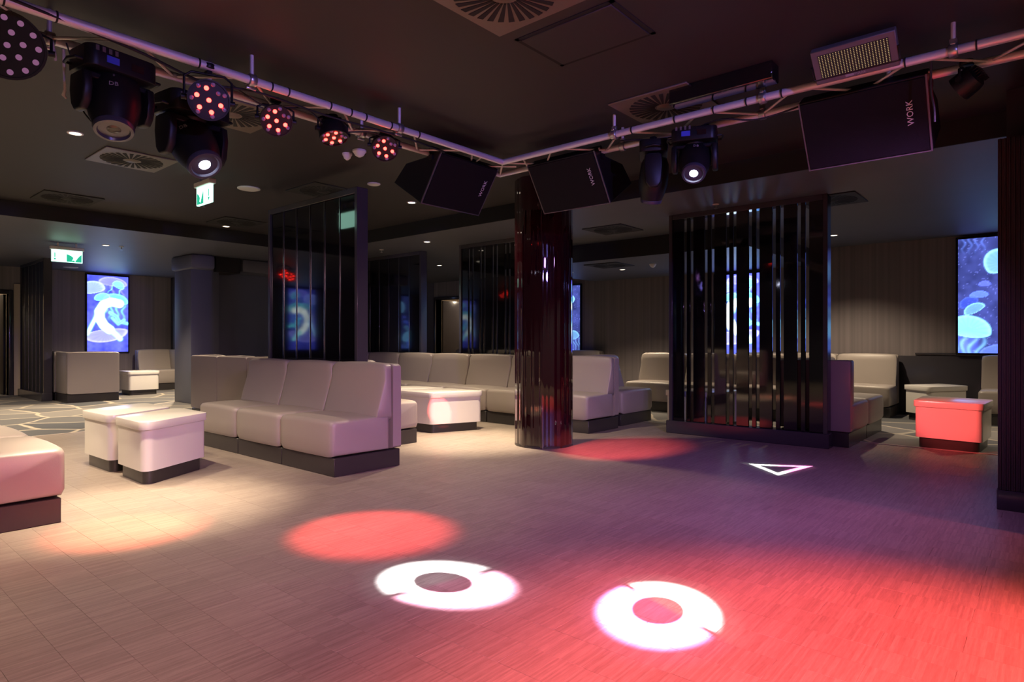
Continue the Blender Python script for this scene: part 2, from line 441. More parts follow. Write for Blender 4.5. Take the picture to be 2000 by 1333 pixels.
# ------------------------------------------------------------------ slatted partition screens
SH = ZM
def make_screen(name, label, loc, rz, length, n_per, style='strips', bm='gloss'):
    """local: front looks to -y, runs along x from 0 to length, .13 deep"""
    t = thing(name, label, 'partition', loc, rz, 'slatted partition screens')
    j, dp = .045, .13
    me = mesh('jamb', box(0, 0, .14, j, dp, SH), 'frame', .004, 1)
    put('jamb', me, t); put('jamb', me, t, (length - j, 0, 0))
    part('header', box(j, 0, SH - .06, length - j, dp, SH), 'frame', t, .004, 1)
    part('plinth', box(-.02, -.035, 0, length + .02, dp, .15), 'frame', t, .006, 1)
    inner = length - 2 * j
    if style == 'pairs':        # wide and narrow boards with open slots between them
        per = inner / (n_per + .54); wide, narrow, gap = per * .54, per * .18, per * .14
        mw = mesh('wide_board', box(0, .02, .15, wide, .045, SH - .06), 'gloss', .003, 1)
        mn = mesh('narrow_board', box(0, .02, .15, narrow, .045, SH - .06), 'gloss', .003, 1)
        for k in range(n_per + 1):
            put('wide_board', mw, t, (j + k * per, 0, 0))
            if k < n_per: put('narrow_board', mn, t, (j + k * per + wide + gap, 0, 0))
    else:                       # equal boards, a bright metal strip in each joint
        per = inner / n_per
        mw = mesh('board', box(.004, .02, .15, per - .016, .045, SH - .06), bm, .003, 1)
        ms = mesh('metal_strip', box(-.006, .012, .15, .002, .05, SH - .06), 'chrome', .001, 1)
        for k in range(n_per):
            put('board', mw, t, (j + k * per, 0, 0), (0, 0, random.uniform(-.004, .004)))
            if k: put('metal_strip', ms, t, (j + k * per, 0, 0))
    return t
R_X = -PI / 2          # facing -X: local x runs to -Y
make_screen('partition_screen', 'tall black slatted screen right behind the nearest three-seat sofa', (3.665, 6.86, 0), R_X, 1.72, 6)
make_screen('partition_screen', 'black slatted screen behind the left end of the long back sofa', (6.98, 9.74, 0), R_X, 1.74, 6)
make_screen('partition_screen', 'black slatted screen behind the long back sofa, half hidden by the column', (6.98, 7.10, 0), R_X, 1.74, 6, 'pairs')
make_screen('partition_screen', 'wide black slatted screen standing alone right of the column', (6.97, 3.50, 0), R_X, 1.76, 6, 'pairs')
make_screen('partition_screen', 'dark slatted screen beside the open doorway at far left', (3.12, 15.62, 0), R_X, 1.72, 6, bm='black_matt')
make_screen('partition_screen', 'narrow visible slatted screen on the far wall right of the left jellyfish screen', (6.08, 15.84, 0), 0, 1.7, 6)

# ------------------------------------------------------------------ sofas
UW, UD = .82, .715
def loft(prof, w, inset=.036, crown=0):
    cy = sum(p[0] for p in prof) / len(prof); cz = sum(p[1] for p in prof) / len(prof)
    e_ = (0, .007, .02, .042, .075)
    xs = [-w / 2 + q for q in e_] + [-w / 4, 0, w / 4] + [w / 2 - q for q in reversed(e_)]
    q_ = [inset, inset * .55, inset * .27, inset * .1, 0]
    ins = q_ + [0, 0, 0] + q_[::-1]
    n = len(prof); v, f = [], []
    for x, d in zip(xs, ins):
        c = crown * (1 - (2 * x / w) ** 2)
        for y, z in prof:
            dy, dz = y - cy, z - cz; L = math.hypot(dy, dz)
            k = max(0, 1 - d / L)
            zz = cz + dz * k + (c if dz > 0 else 0)
            v.append((x, cy + dy * k - (c * .6 if dy < 0 else 0), zz))
    for i in range(len(xs) - 1):
        for k in range(n): f.append((i * n + k, i * n + (k + 1) % n, (i + 1) * n + (k + 1) % n, (i + 1) * n + k))
    f.append(tuple(range(n))); f.append(tuple(range((len(xs) - 1) * n, len(xs) * n)))
    return v, f
def arc(cy, cz, r, a0, a1, n=5):
    return [(cy + r * math.cos(math.radians(a0 + (a1 - a0) * i / n)), cz + r * math.sin(math.radians(a0 + (a1 - a0) * i / n))) for i in range(n + 1)]
seat_prof = [(.02, .155)] + [(.002, .19), (0, .30)] + arc(.045, .405, .045, 180, 90) + [(.25, .455), (.50, .450), (.60, .44), (.60, .155)]
back_prof = [(.44, .40), (.455, .47), (.535, .80)] + arc(.575, .865, .035, 160, 90, 4) + [(.62, .90)] + [(.62, .40)]
slab_prof = [(.622, .155), (.622, .893), (.63, .90), (UD - .012, .90), (UD, .888), (UD, .155)]
SEAT = mesh('seat', loft(seat_prof, UW - .006, inset=.045, crown=.010), 'vinyl', smooth=50)
BACK = mesh('backrest', loft(back_prof, UW - .010, inset=.06, crown=.012), 'vinyl', smooth=50)
SLAB = mesh('back_panel', loft(slab_prof, UW - .008, inset=.022), 'vinyl_back', smooth=35)
PLN = mesh('plinth', box(-UW / 2 + .005, .03, 0, UW / 2 - .005, UD - .015, .15), 'plinth', .004, 1)
side_prof = [(.012, .155), (.012, .88), (.03, .90), (UD - .17, .90), (UD - .17, .155)]

def sofa(label, x, y, rz, group, extra=None):
    t = thing('sofa_module', label, 'sofa', (x, y, 0), rz, group)
    put('seat', SEAT, t); put('backrest', BACK, t); put('back_panel', SLAB, t); put('plinth', PLN, t)
    if extra:      # corner module: a second backrest on one side
        s = extra
        m2 = Matrix.Translation((s * (-UW / 2), 0, 0))
        part('side_backrest', box(s * UW / 2 - (0 if s < 0 else .15), .01, .155, s * UW / 2 + (.15 if s < 0 else 0), UD - .1, .90), 'vinyl', t, .02)
    return t
FX, BX, FYm, FYp = PI / 2, -PI / 2, 0, PI      # facing +X, -X, -Y, +Y
ordn = ['first', 'second', 'third', 'fourth', 'fifth', 'sixth', 'seventh']
# nearest sofa: faces -X, front at X=2.875
for k, l in enumerate(['right end module of the nearest beige sofa, its purple-lit side showing', 'middle module of the nearest three-seat beige sofa',
                       'left module of the nearest beige sofa, behind the white tables']):
    sofa(l, 2.875, 4.375 + UW * (k + .5), BX, 'nearest three-seat sofa')
# row behind it, facing away (+X): front at X=4.53
for k, l in enumerate(['end seat showing just right of the nearest sofa, by the middle white table', 'module facing away, hidden behind the tall slatted screen and nearest sofa',
                       'beige module facing away, left of the tall slatted screen, behind the nearest sofa', 'beige sofa module seen from behind, second from the blue-lit pillar',
                       'beige sofa module seen from behind, nearest the blue-lit pillar']):
    sofa(l, 4.53, 5.22 + UW * (k + .5), FX, 'sofa row facing away behind the tall screen')
# left foreground sofa, facing +X, front at X=1.14
for k, l in enumerate(['beige sofa module cut by the left edge, its red-lit end nearest the camera', 'second module of the sofa at the left edge, behind the red-lit end module',
                       'far module of the sofa at the left edge, beside the carpet']):
    sofa(l, 1.14, 4.55 + UW * (k + .5), FX, 'sofa at the left edge')
# long back sofa facing -X
for k, l in enumerate(['module of the long back sofa just right of the column, its end pink-lit', 'module of the long back sofa hidden by the column',
                       'module of the long back sofa just left of the column', 'second module left of the column on the long back sofa',
                       'third module left of the column on the long back sofa, beside the middle tables', 'fourth module left of the column on the long back sofa',
                       'far left module of the long back sofa behind the nearest sofa']):
    sofa(l, 6.20, 4.15 + .83 * (k + .5), BX, 'long back sofa')
# booth behind the long sofa
sofa('single sofa module with blue-lit seat, behind the long sofa end right of the column', 7.47, 4.19, FYm, 'seats behind the column')
for k, l in enumerate(['beige module left of the slatted screen that stands alone, behind the blue-lit seat', 'beige module seen through the slats of the lone screen',
                       'beige module hidden behind the lone slatted screen']):
    sofa(l, 8.9, 5.25 - UW * (k + .5), BX, 'seats behind the lone slatted screen')
for k, l in enumerate(['sofa module at the far wall, its top showing right of the column', 'sofa module at the far wall, behind the column', 'sofa module at the far wall behind the half hidden screen']):
    sofa(l, 10.26, 6.95 + UW * (k + .5), BX, 'sofa along the far wall')
sofa('sofa module at the far wall seen in the gap between two slatted screens', 10.26, 10.7, BX, 'sofa along the far wall')
# right booth
sofa('corner module right of the lone slatted screen, its pink-lit side back facing the dance floor', 7.56, 1.555, FYm, 'sofa right of the lone screen', extra=-1)
sofa('purple-lit sofa seat right of the lone screen, next to the pink-lit corner module', 8.385, 1.555, FYm, 'sofa right of the lone screen')
for k, l in enumerate(['yellow-lit sofa module against the wall left of the red table', 'sofa module against the wall, left part hidden by the pink-lit corner back',
                       'sofa module against the wall seen through the right slats of the lone screen']):
    sofa(l, 10.24, 1.74 + UW * (k + .5), BX, 'sofa along the right wall')
sofa('sofa seat at the right edge, half hidden by the ribbed partition', 10.22, .74 - UW / 2, BX, 'sofa along the right wall')
# far left booth
sofa('beige sofa corner seen from behind in front of the left jellyfish screen', 3.70, 13.86, FYp, 'far left booth sofas', extra=1)
sofa('sofa module along the dark screen, its pale top left of the left jellyfish screen', 3.99, 14.28, FX, 'far left booth sofas')
sofa('corner sofa module against the far wall, right of the left jellyfish screen', 5.66, 15.1, FYm, 'far left booth sofas', extra=1)

# ------------------------------------------------------------------ tables
def round_poly(pts, r, n=5):
    out = []; m = len(pts)
    for i in range(m):
        p = Vector(pts[i]); a = (Vector(pts[i - 1]) - p).normalized(); b = (Vector(pts[(i + 1) % m]) - p).normalized()
        ang = a.angle(b); t = min(r / math.tan(ang / 2), .2); rr = t * math.tan(ang / 2)
        c = p + (a + b).normalized() * (rr / math.sin(ang / 2))
        p0 = p + a * t - c; p1 = p + b * t - c
        a0 = math.atan2(p0.y, p0.x); a1 = math.atan2(p1.y, p1.x)
        while a1 - a0 > PI: a1 -= 2 * PI
        while a1 - a0 < -PI: a1 += 2 * PI
        for k in range(n + 1):
            q = a0 + (a1 - a0) * k / n; out.append((c.x + rr * math.cos(q), c.y + rr * math.sin(q)))
    return out
def inset(pts, d):
    m = len(pts); out = []
    cx = sum(p[0] for p in pts) / m; cy = sum(p[1] for p in pts) / m
    for i in range(m):
        p = Vector(pts[i]); a = (p - Vector(pts[i - 1])).normalized(); b = (Vector(pts[(i + 1) % m]) - p).normalized()
        na = Vector((-a.y, a.x)); nb = Vector((-b.y, b.x))
        s = 1 if na.dot(Vector((cx, cy)) - p) > 0 else -1
        k = (na + nb) * s; k = k / max(.3, k.dot(na) * s)
        out.append(tuple(p + k * d))
    return out
def table(label, quad, group='low white tables'):
    c = Vector((sum(p[0] for p in quad) / 4, sum(p[1] for p in quad) / 4))
    q = [tuple(Vector(p) - c) for p in quad]
    t = thing('low_table', label, 'table', (c.x, c.y, 0), 0, group)
    b = round_poly(inset(q, .016), .055); l = round_poly(q, .065); p = round_poly(inset(q, .045), .05)
    part('plinth', prism(p, 0, .105), 'plinth', t, smooth=30)
    part('body', prism(b, .105, .425), 'table', t, smooth=30)
    part('lid', prism(l, .42, .485), 'table', t, .005, 2)
    return t
table('front one of the two white tables before the nearest sofa', [(1.77, 5.15), (2.40, 5.52), (2.40, 6.14), (1.77, 5.78)])
table('rear one of the two white tables before the nearest sofa, blue light on its top', [(1.76, 5.86), (2.37, 6.23), (2.37, 6.88), (1.745, 6.55)])
table('middle white table with a red stripe of light, before the long back sofa', [(5.02, 5.58), (5.70, 5.32), (5.70, 5.97), (5.02, 6.23)])
table('white table behind the middle red-striped table, before the long back sofa', [(5.02, 6.30), (5.70, 6.03), (5.70, 6.68), (5.02, 6.95)])
table('table fully lit red at the right', [(7.60, .50), (8.28, .46), (8.38, 1.10), (7.68, 1.10)])
table('white table behind the red-lit table', [(10.0, 1.24), (10.62, .86), (10.95, 1.22), (10.33, 1.60)])
table('white table mostly hidden behind the left edge of the lone slatted screen', [(7.22, 3.72), (7.22, 3.1), (7.85, 2.9), (7.85, 3.5)])
table('white table in the far left booth, beside the sofa seen from behind', [(4.55, 14.05), (5.15, 14.05), (5.15, 14.65), (4.55, 14.65)])

# ------------------------------------------------------------------ jellyfish screens
def polydist(U, V, pts):
    d = np.full(U.shape, 9.0)
    for (x0, y0), (x1, y1) in zip(pts[:-1], pts[1:]):
        dx, dy = x1 - x0, y1 - y0; t = np.clip(((U - x0) * dx + (V - y0) * dy) / (dx * dx + dy * dy + 1e-9), 0, 1)
        d = np.minimum(d, np.hypot(U - x0 - t * dx, V - y0 - t * dy))
    return d
def vnoise(U, V, s, seed):
    r = np.random.RandomState(seed); g = r.rand(40, 40)
    x, y = U * s, V * s; xi, yi = np.floor(x).astype(int) % 39, np.floor(y).astype(int) % 39
    fx, fy = x - np.floor(x), y - np.floor(y); fx = fx * fx * (3 - 2 * fx); fy = fy * fy * (3 - 2 * fy)
    return (g[xi, yi] * (1 - fx) + g[xi + 1, yi] * fx) * (1 - fy) + (g[xi, yi + 1] * (1 - fx) + g[xi + 1, yi + 1] * fx) * fy
def bell(C, U, V, cx, cy, rx, ry, rot, col, inten, fill=.5, tent=0):
    ca, sa = math.cos(rot), math.sin(rot); x = (U - cx) * ca + (V - cy) * sa; y = -(U - cx) * sa + (V - cy) * ca
    e = np.hypot(x / rx, y / np.where(y > 0, ry, ry * .45))
    body = np.clip((1.02 - e) / .06, 0, 1)
    val = body * (fill + (1 - fill) * np.exp(-((e - .93) / .09) ** 2) + .25 * np.abs(np.sin(9 * np.arctan2(y, x))) * e * fill)
    for k in range(tent):
        tx = rx * (-.7 + 1.4 * k / max(1, tent - 1)); w = rx * .09
        path = np.abs(x - tx - .12 * rx * np.sin(y / ry * 4 + k)) / w
        val = np.maximum(val, np.exp(-path ** 2) * .75 * np.clip((-y) / ry, 0, 1) * np.clip(1 - (-y) / (ry * 2.8), 0, 1))
    for c in range(3): C[..., c] = C[..., c] * (1 - .6 * body) + val * col[c] * inten
def picture(kind, U, V):
    C = np.zeros(U.shape + (3,)); A = 1.7 / .8; V = V * A
    n = vnoise(U, V, 5, 3) * .6 + vnoise(U, V, 13, 5) * .4
    if kind == 'left':
        base = np.array([.05, .06, .5]); 
        for c in range(3): C[..., c] = base[c] * (.35 + 1.1 * n)
        bell(C, U, V, .62, 1.92, .36, .18, -.1, (.2, .2, .9), .8, .6, 3)
        bell(C, U, V, .12, 1.72, .32, .24, .2, (.25, .35, 1), .8, .6)
        bell(C, U, V, .75, 1.86, .16, .14, -.5, (.15, .75, .8), .9, .4, 2)
        bell(C, U, V, .45, .52, .55, .25, 3.3, (.28, .28, 1), .75, .6)
        bell(C, U, V, .68, 1.42, .32, .22, -.1, (.1, .55, .62), 1.0, .55, 4)
        bell(C, U, V, .36, 1.5, .2, .14, .2, (.15, .6, .7), .9, .5)
        for pts, w, col in (([(.78, 1.36), (.58, 1.40), (.40, 1.32), (.29, 1.12), (.30, .92), (.40, .74), (.54, .62)], .135, (1.1, 1.25, 1.2)),
                            ([(.55, .62), (.70, .48), (.80, .36)], .07, (.35, 1.05, 1.0)),
                            ([(.22, 1.0), (.10, .72), (.0, .5)], .05, (.4, .7, 1.2)),
                            ([(.55, 1.1), (.7, 1.0), (.78, .85), (.98, .8)], .04, (.1, .7, .8)), ([(.6, .95), (.75, .78), (.9, .9)], .03, (.1, .6, .8))):
            dd = polydist(U, V, pts); k = np.clip((w - dd) / (w * .55), 0, 1); k = k * k * (3 - 2 * k); rim = np.exp(-((dd - w * .8) / .02) ** 2) * .35
            sh = .72 + .5 * vnoise(U, V, 9, 21)
            for c in range(3): C[..., c] = C[..., c] * (1 - k) + col[c] * k * sh + rim * (.15, .6, .7)[c]
    else:
        for c, b in enumerate((.035, .045, .20)): C[..., c] = b * (.4 + 1.2 * n)
        sp = vnoise(U, V, 38, 9) > .86
        for c, b in enumerate((.05, .06, .22)): C[..., c] += sp * b
        bell(C, U, V, .22, 2.2, .2, .14, 0, (.12, .22, .85), .8, .6, 4)
        bell(C, U, V, .62, 1.62, .24, .30, .55, (.22, .55, .95), 1.0, .55)
        bell(C, U, V, .38, 1.26, .09, .07, 0, (.10, .14, .9), .8, .9)
        bell(C, U, V, .30, 1.06, .14, .09, .1, (.10, .18, .95), .9, .85)
        bell(C, U, V, .16, .92, .15, .12, .5, (.05, .10, .8), .8, .5)
        bell(C, U, V, .24, .80, .17, .12, .55, (.22, .55, 1), .9, .5)
        bell(C, U, V, .14, .42, .34, .28, -.2, (.22, .60, 1), 1.0, .75, 5)
        k = np.clip(1 - np.abs(U - .12) / .2, 0, 1) * np.clip((.42 - V) / .1, 0, 1)
        for c, b in enumerate((.06, .10, .75)): C[..., c] += k * b * (.5 + n)
        bell(C, U, V, .8, .5, .18, .2, .3, (.2, .5, .9), .8, .5, 4)
        bell(C, U, V, .55, .02, .25, .14, .2, (.12, .2, .9), .8, .7)
    return np.clip(C, 0, 1.6)
def screen(label, loc, rz, kind, w=.80, z0=.90, z1=2.55, gain=1.0):
    """picture runs along local x (0..w), looks to -y"""
    t = thing('led_screen', label, 'screen', loc, rz, 'jellyfish screens')
    nx, ny = 64, 132; v = []; f = []
    for j in range(ny + 1):
        for i in range(nx + 1): v.append((w * i / nx, -.045, z0 + (z1 - z0) * j / ny))
    for j in range(ny):
        for i in range(nx): f.append((j * (nx + 1) + i, j * (nx + 1) + i + 1, (j + 1) * (nx + 1) + i + 1, (j + 1) * (nx + 1) + i))
    me = mesh('display', (v, f), 'screen')
    U = np.array([p[0] / w for p in v]); V = np.array([(p[2] - z0) / (z1 - z0) for p in v])
    # bmesh keeps vertex order, so the picture is laid by vertex
    C = picture(kind, U, V) * gain; a = me.attributes.new('picture', 'FLOAT_COLOR', 'POINT')
    a.data.foreach_set('color', np.concatenate([C, np.ones((len(C), 1))], 1).astype(np.float32).ravel())
    part('frame', join(box(-.03, -.043, z0 - .03, w + .03, 0, z1 + .03)), 'black', t, .004, 1)
    put('display', me, t)
    return t
screen('blue screen with a bright white jellyfish on the far left wall', (4.36, YW - .005, 0), 0, 'left', z0=.86, gain=1.9)
screen('blue jellyfish screen on the right wall, cut by the ribbed partition', (XW - .032, 1.02, 0), R_X, 'right', z0=.93, gain=1.1)
screen('jellyfish screen glowing through the slats of the lone screen', (XW - .005, 4.62, 0), R_X, 'left', z0=.86, z1=2.28, gain=2.4)
screen('jellyfish screen peeking out right of the column', (XW - .02, 8.35, 0), R_X, 'right', z0=.86, z1=2.28)

screen('jellyfish screen on the far left wall beyond the left edge, mirrored in the slats', (.55, YW - .005, 0), 0, 'right', z0=.86)
screen('jellyfish screen furthest left on the far wall, mirrored in the tall slatted screen', (-2.5, YW - .005, 0), 0, 'left', z0=.86)

# ------------------------------------------------------------------ ceiling fittings
def vent_mesh(m):
    pl = mesh('plate', box(-.3, -.3, -.012, .3, .3, 0), m, .004, 1)
    sh = []
    for k in range(28):
        a = 2 * PI * k / 28; c, s = math.cos(a), math.sin(a)
        for r0, r1 in ((.075, .255),):
            w0, w1 = .006, .016; dx = .35
            p = [(r0 * c - s * w0, r0 * s + c * w0), (r0 * c + s * w0, r0 * s - c * w0), (r1 * math.cos(a + .12) + s * w1, r1 * math.sin(a + .12) - c * w1), (r1 * math.cos(a + .12) - s * w1, r1 * math.sin(a + .12) + c * w1)]
            sh.append(prism(p, -.015, -.011))
    return pl, mesh('swirl_slots', join(*sh), 'slot'), mesh('hub', lathe([(.0, -.02), (.05, -.02), (.06, -.012)], 20), m, smooth=40)
VG, VD = vent_mesh('vent'), vent_mesh('vent_dark')
for px, py, z, kind, l in ((452, 222, ZH, VG, 'pale square swirl vent partly behind the red spotlights'), (258, 312, ZH, VG, 'square swirl vent below the large moving head'),
        (132, 387, ZH, VD, 'dark square vent nearest the left edge'), (462, 434, ZH, VD, 'dark square vent left of the tall slatted screen'),
        (632, 373, ZH, VD, 'dark vent peeking over the top of the tall slatted screen'), (1197, 448, ZM, VD, 'dark square vent right of the column top'),
        (1622, 391, ZM, VD, 'dark vent at the top right corner of the lone slatted screen'), (1190, 518, ZL, VD, 'dark vent on the lowered ceiling right of the column'),
        (1300, 206, ZH, VG, 'pale swirl vent above the right truss, half behind a black box'), (985, -14, ZH, VG, 'swirl vent at the top edge of the picture')):
    p = at(px, py, z)
    t = thing('ceiling_vent', l, 'vent', p, 0, 'square swirl vents')
    put('plate', kind[0], t); o = put('swirl_slots', kind[1], t); o['kind'] = 'stuff'; put('hub', kind[2], t)
# access hatch
p0 = at(1005, 77, ZH); p1 = at(1285, 67, ZH); pc = at(1100, 128, ZH)
hx0, hx1, hy1 = p0.x, pc.x, p0.y; hy0 = p1.y
h = thing('ceiling_hatch', 'large dark rectangular hatch in the ceiling above the dance floor', 'hatch', ((hx0 + hx1) / 2, (hy0 + hy1) / 2, ZH))
wx, wy = (hx1 - hx0) / 2 , (hy1 - hy0) / 2
if wx < .1: wx = .3
part('gap', join(box(-wx, -wy, -.004, wx, -wy + .025, 0), box(-wx, wy - .025, -.004, wx, wy, 0), box(-wx, -wy, -.004, -wx + .025, wy, 0), box(wx - .025, -wy, -.004, wx, wy, 0)), 'slot', h)
part('panel', box(-wx + .027, -wy + .027, -.010, wx - .027, wy - .027, 0), 'ceiling', h, .003, 1)
# downlights
DRING = mesh('trim_ring', lathe([(.058, 0), (.058, -.006), (.045, -.008), (.042, -.002)], 24), 'white', smooth=40)
DLENS = mesh('lamp', lathe([(.041, -.004), (.0405, -.005)], 24), 'downlight')
dl = ['lit ceiling spot hidden behind the moving heads', 'lit ceiling spot left of the large moving head', 'lit ceiling spot behind the left speaker', 'small lit ceiling spot below the left speaker',
      'lit ceiling spot under the dark vent left of the tall screen', 'lit ceiling spot right of the left exit sign', 'lit ceiling spot above the blue-lit pillar', 'lit ceiling spot between two slatted screens',
      'lit ceiling spot right of the lone slatted screen', 'lit ceiling spot on the lowered ceiling right of the column', 'lit ceiling spot before the open doorway', 'left lit ceiling spot on the lowered ceiling beside the column',
      'lit ceiling spot behind the column', 'unseen ceiling spot added to light the right wall', 'lit ceiling spot behind the tall slatted screen', 'lit ceiling spot before the half hidden slatted screen']
for (x, y, z, p, cone), l in zip(DOWN, dl):
    t = thing('downlight', l, 'ceiling light', (x, y, z), 0, 'recessed ceiling spots')
    put('trim_ring', DRING, t); put('lamp', DLENS, t)
def disc(name, label, px, py, z, r, cat):
    t = thing(name, label, cat, at(px, py, z), 0, 'white ceiling discs')
    part('ring', lathe([(r, 0), (r, -.008), (r * .9, -.012)], 32), 'white', t, smooth=40)
    part('grille', lathe([(r * .88, -.010), (r * .86, -.0135), (r * .3, -.0145)], 32), 'white', t, smooth=40)
disc('ceiling_speaker', 'white round ceiling disc right of the green exit sign', 486, 368, ZH, .12, 'ceiling speaker')
disc('ceiling_speaker', 'small white ceiling disc above the tall slatted screen', 730, 359, ZH, .07, 'ceiling speaker')
disc('ceiling_speaker', 'white flat disc on the low ceiling above the left jellyfish screen', 138, 522, ZM, .13, 'ceiling speaker')
def detector(label, px, py, z, s=1.0):
    t = thing('ceiling_detector', label, 'detector', at(px, py, z), 0, 'white ceiling detectors')
    part('base', lathe([(.055 * s, 0), (.055 * s, -.015), (.05 * s, -.02)], 24), 'white', t, smooth=40)
    part('cone', lathe([(.048 * s, -.02), (.035 * s, -.045), (.012 * s, -.06)], 24), 'white', t, smooth=40)
detector('white cone detector on the ceiling between the red spotlights', 702, 294, ZH, 1.1)
detector('flat white detector left of the cone detector', 678, 300, ZH, .8)
detector('white detector on the lowered ceiling right of the column', 1275, 516, ZL)
def sprinkler(label, px, py, z):
    t = thing('sprinkler', label, 'sprinkler', at(px, py, z), 0, 'ceiling sprinklers')
    part('flange', lathe([(.035, 0), (.035, -.006), (.015, -.01)], 16), 'white', t, smooth=40)
    part('nozzle', lathe([(.009, -.008), (.009, -.04), (.02, -.045), (.02, -.05)], 12), 'handle', t, smooth=40)
for a in (('sprinkler below the right-hand exit sign', 398, 397, ZH), ('sprinkler right of the left exit sign', 237, 482, ZM), ('sprinkler above the screen behind the long sofa', 745, 488, ZM), ('sprinkler above the lone slatted screen', 1398, 399, ZM)):
    sprinkler(*a)
# glossy black box above right truss
bxo = part('ceiling_box', box(3.90, 1.28, 2.69, 4.02, 1.96, ZH), 'gloss', None, .006, 1)
tag(bxo, 'glossy black box fixed to the ceiling above the right truss', 'ceiling box')

# exit signs
def exit_sign(label, loc, rz, w, flip):
    t = thing('exit_sign', label, 'exit sign', loc, rz, 'green exit signs')
    part('housing', box(-w / 2 - .02, -.035, -.05, w / 2 + .02, .035, .0), 'white', t, .006, 1)
    for sx in (-1, 1): part('stem', box(sx * w * .3 - .01, -.01, 0, sx * w * .3 + .01, .01, .06), 'white', t)
    pn = part('panel', box(-w / 2, -.012, -.235, w / 2, .012, -.05), 'exit_white', t)
    s = -1 if flip else 1
    # green field with a pale running figure, and a down arrow
    x0, x1 = (-w * .02, w * .47) if not flip else (-w * .46, -w * .02)
    y = -.0135
    def plate(poly):
        return ([(px_, y, pz_) for px_, pz_ in poly] + [(px_, -.012, pz_) for px_, pz_ in poly],
                [tuple(range(len(poly))), tuple(range(2 * len(poly) - 1, len(poly) - 1, -1))] + [(i, len(poly) + i, len(poly) + (i + 1) % len(poly), (i + 1) % len(poly)) for i in range(len(poly))])
    m = (x0 + x1) / 2; hw = (x1 - x0) / 2
    part('green_field', join(plate([(x0, -.225), (m - hw * .35, -.225), (m - hw * .1, -.16), (m - hw * .45, -.13), (x0, -.11)]),
                             plate([(m + hw * .1, -.225), (x1, -.225), (x1, -.10), (m + hw * .55, -.15), (m + hw * .3, -.19)]),
                             plate([(m - hw * .35, -.225), (m + hw * .1, -.225), (m + hw * .05, -.205), (m - hw * .2, -.2)])), 'exit_green', pn)
    ax = -w * .40 if not flip else w * .36
    part('arrow', join(plate([(ax - .006, -.17), (ax + .006, -.17), (ax + .006, -.10), (ax - .006, -.10)]), plate([(ax, -.215), (ax + .018, -.18), (ax - .018, -.18)])), 'exit_green', pn)
exit_sign('lit green exit sign hanging under a moving head with a bright lens', tuple(at(400, 354, 2.73)), -PI / 2, .33, True)
exit_sign('lit green exit sign on the low ceiling left of the left jellyfish screen', tuple(at(131, 483, 2.55)), 0, .40, False)

# ------------------------------------------------------------------ truss
TZ = 2.65; TX, TY = 4.08, 3.61; TW = .29
truss = thing('lighting_truss', 'aluminium L-shaped ladder truss hanging under the ceiling', 'truss', (TX, TY, TZ))
r = .025
def rel(*p): return (p[0] - TX, p[1] - TY, p[2] - TZ)
part('chord_tube', polytube([rel(-3, TY, TZ), rel(TX, TY, TZ), rel(TX, -3, TZ)], r, 16), 'alu', truss, smooth=50)
part('chord_tube', polytube([rel(-3, TY + TW, TZ), rel(TX + TW, TY + TW, TZ), rel(TX + TW, -3, TZ)], r, 16), 'alu', truss, smooth=50)
def brace(a, b): part('brace', polytube([rel(*a), rel(*b)], .0085, 8), 'alu', truss, smooth=60)
k = 0
x = -2.5
while x < TX - .3:
    brace((x, TY, TZ), (x + .28, TY + TW, TZ)); brace((x + .28, TY + TW, TZ), (x + .56, TY, TZ)); x += .62
y = -2.5
while y < TY - .3:
    brace((TX, y, TZ), (TX + TW, y + .28, TZ)); brace((TX + TW, y + .28, TZ), (TX, y + .56, TZ)); y += .62
brace((TX, TY, TZ), (TX + TW, TY + TW, TZ)); brace((TX - .25, TY, TZ), (TX - .1, TY + TW, TZ)); brace((TX, TY - .22, TZ), (TX + TW, TY - .05, TZ))
tie = mesh('cable_tie', lathe([(r + .0015, -.004), (r + .0035, -.003), (r + .0035, .003), (r + .0015, .004)], 16), 'black_matt', smooth=60)
for x in (.35, .55, .66, .86, 1.52, 1.95, 2.06, 2.36, 2.52, 2.64, 2.86, 3.12): put('cable_tie', tie, truss, rel(x, TY, TZ), (0, PI / 2, 0))
for y in (2.34, 2.0, 1.72, 1.50, 1.28, .62, .30): put('cable_tie', tie, truss, rel(TX, y, TZ), (PI / 2, 0, 0))
# ceiling hangers: stub pipe, half coupler
pole_me = mesh('hanger_pipe', lathe([(.012, 0), (.012, ZH - TZ)], 12), 'alu', smooth=50)
def coupler_shape():
    return join(lathe([(r + .003, -.022), (r + .012, -.02), (r + .012, .02), (r + .003, .022)], 16), box(-.012, .026, -.018, .012, .062, .018), box(-.03, r, -.012, .03, r + .012, .012),
                lathe([(.008, -.03), (.008, .03)], 8, (r + .02, .01, 0)))
coup = mesh('coupler', coupler_shape(), 'handle', .002, 1)
def hanger(x, y, along):
    put('hanger_pipe', pole_me, truss, rel(x, y, TZ)); put('coupler', coup, truss, rel(x, y, TZ), (0, PI / 2, 0) if along == 'x' else (PI / 2, 0, 0))
for px in (492, 780):
    q = (px - 1000) / FPX; d = TY / (FW.y + RT.y * q); p = FW * d + RT * (q * d); hanger(p.x, TY, 'x')
    hanger(p.x - .12, TY + TW, 'x')
for px in (1200, 1490):
    q = (px - 1000) / FPX; d = TX / (FW.x + RT.x * q); p = FW * d + RT * (q * d); hanger(TX, p.y, 'y')
    hanger(TX + TW, p.y + .1, 'y')
for p in ((TX + TW, .75, 'y'), (TX, .4, 'y'), (.9, TY + TW, 'x')): hanger(*p)

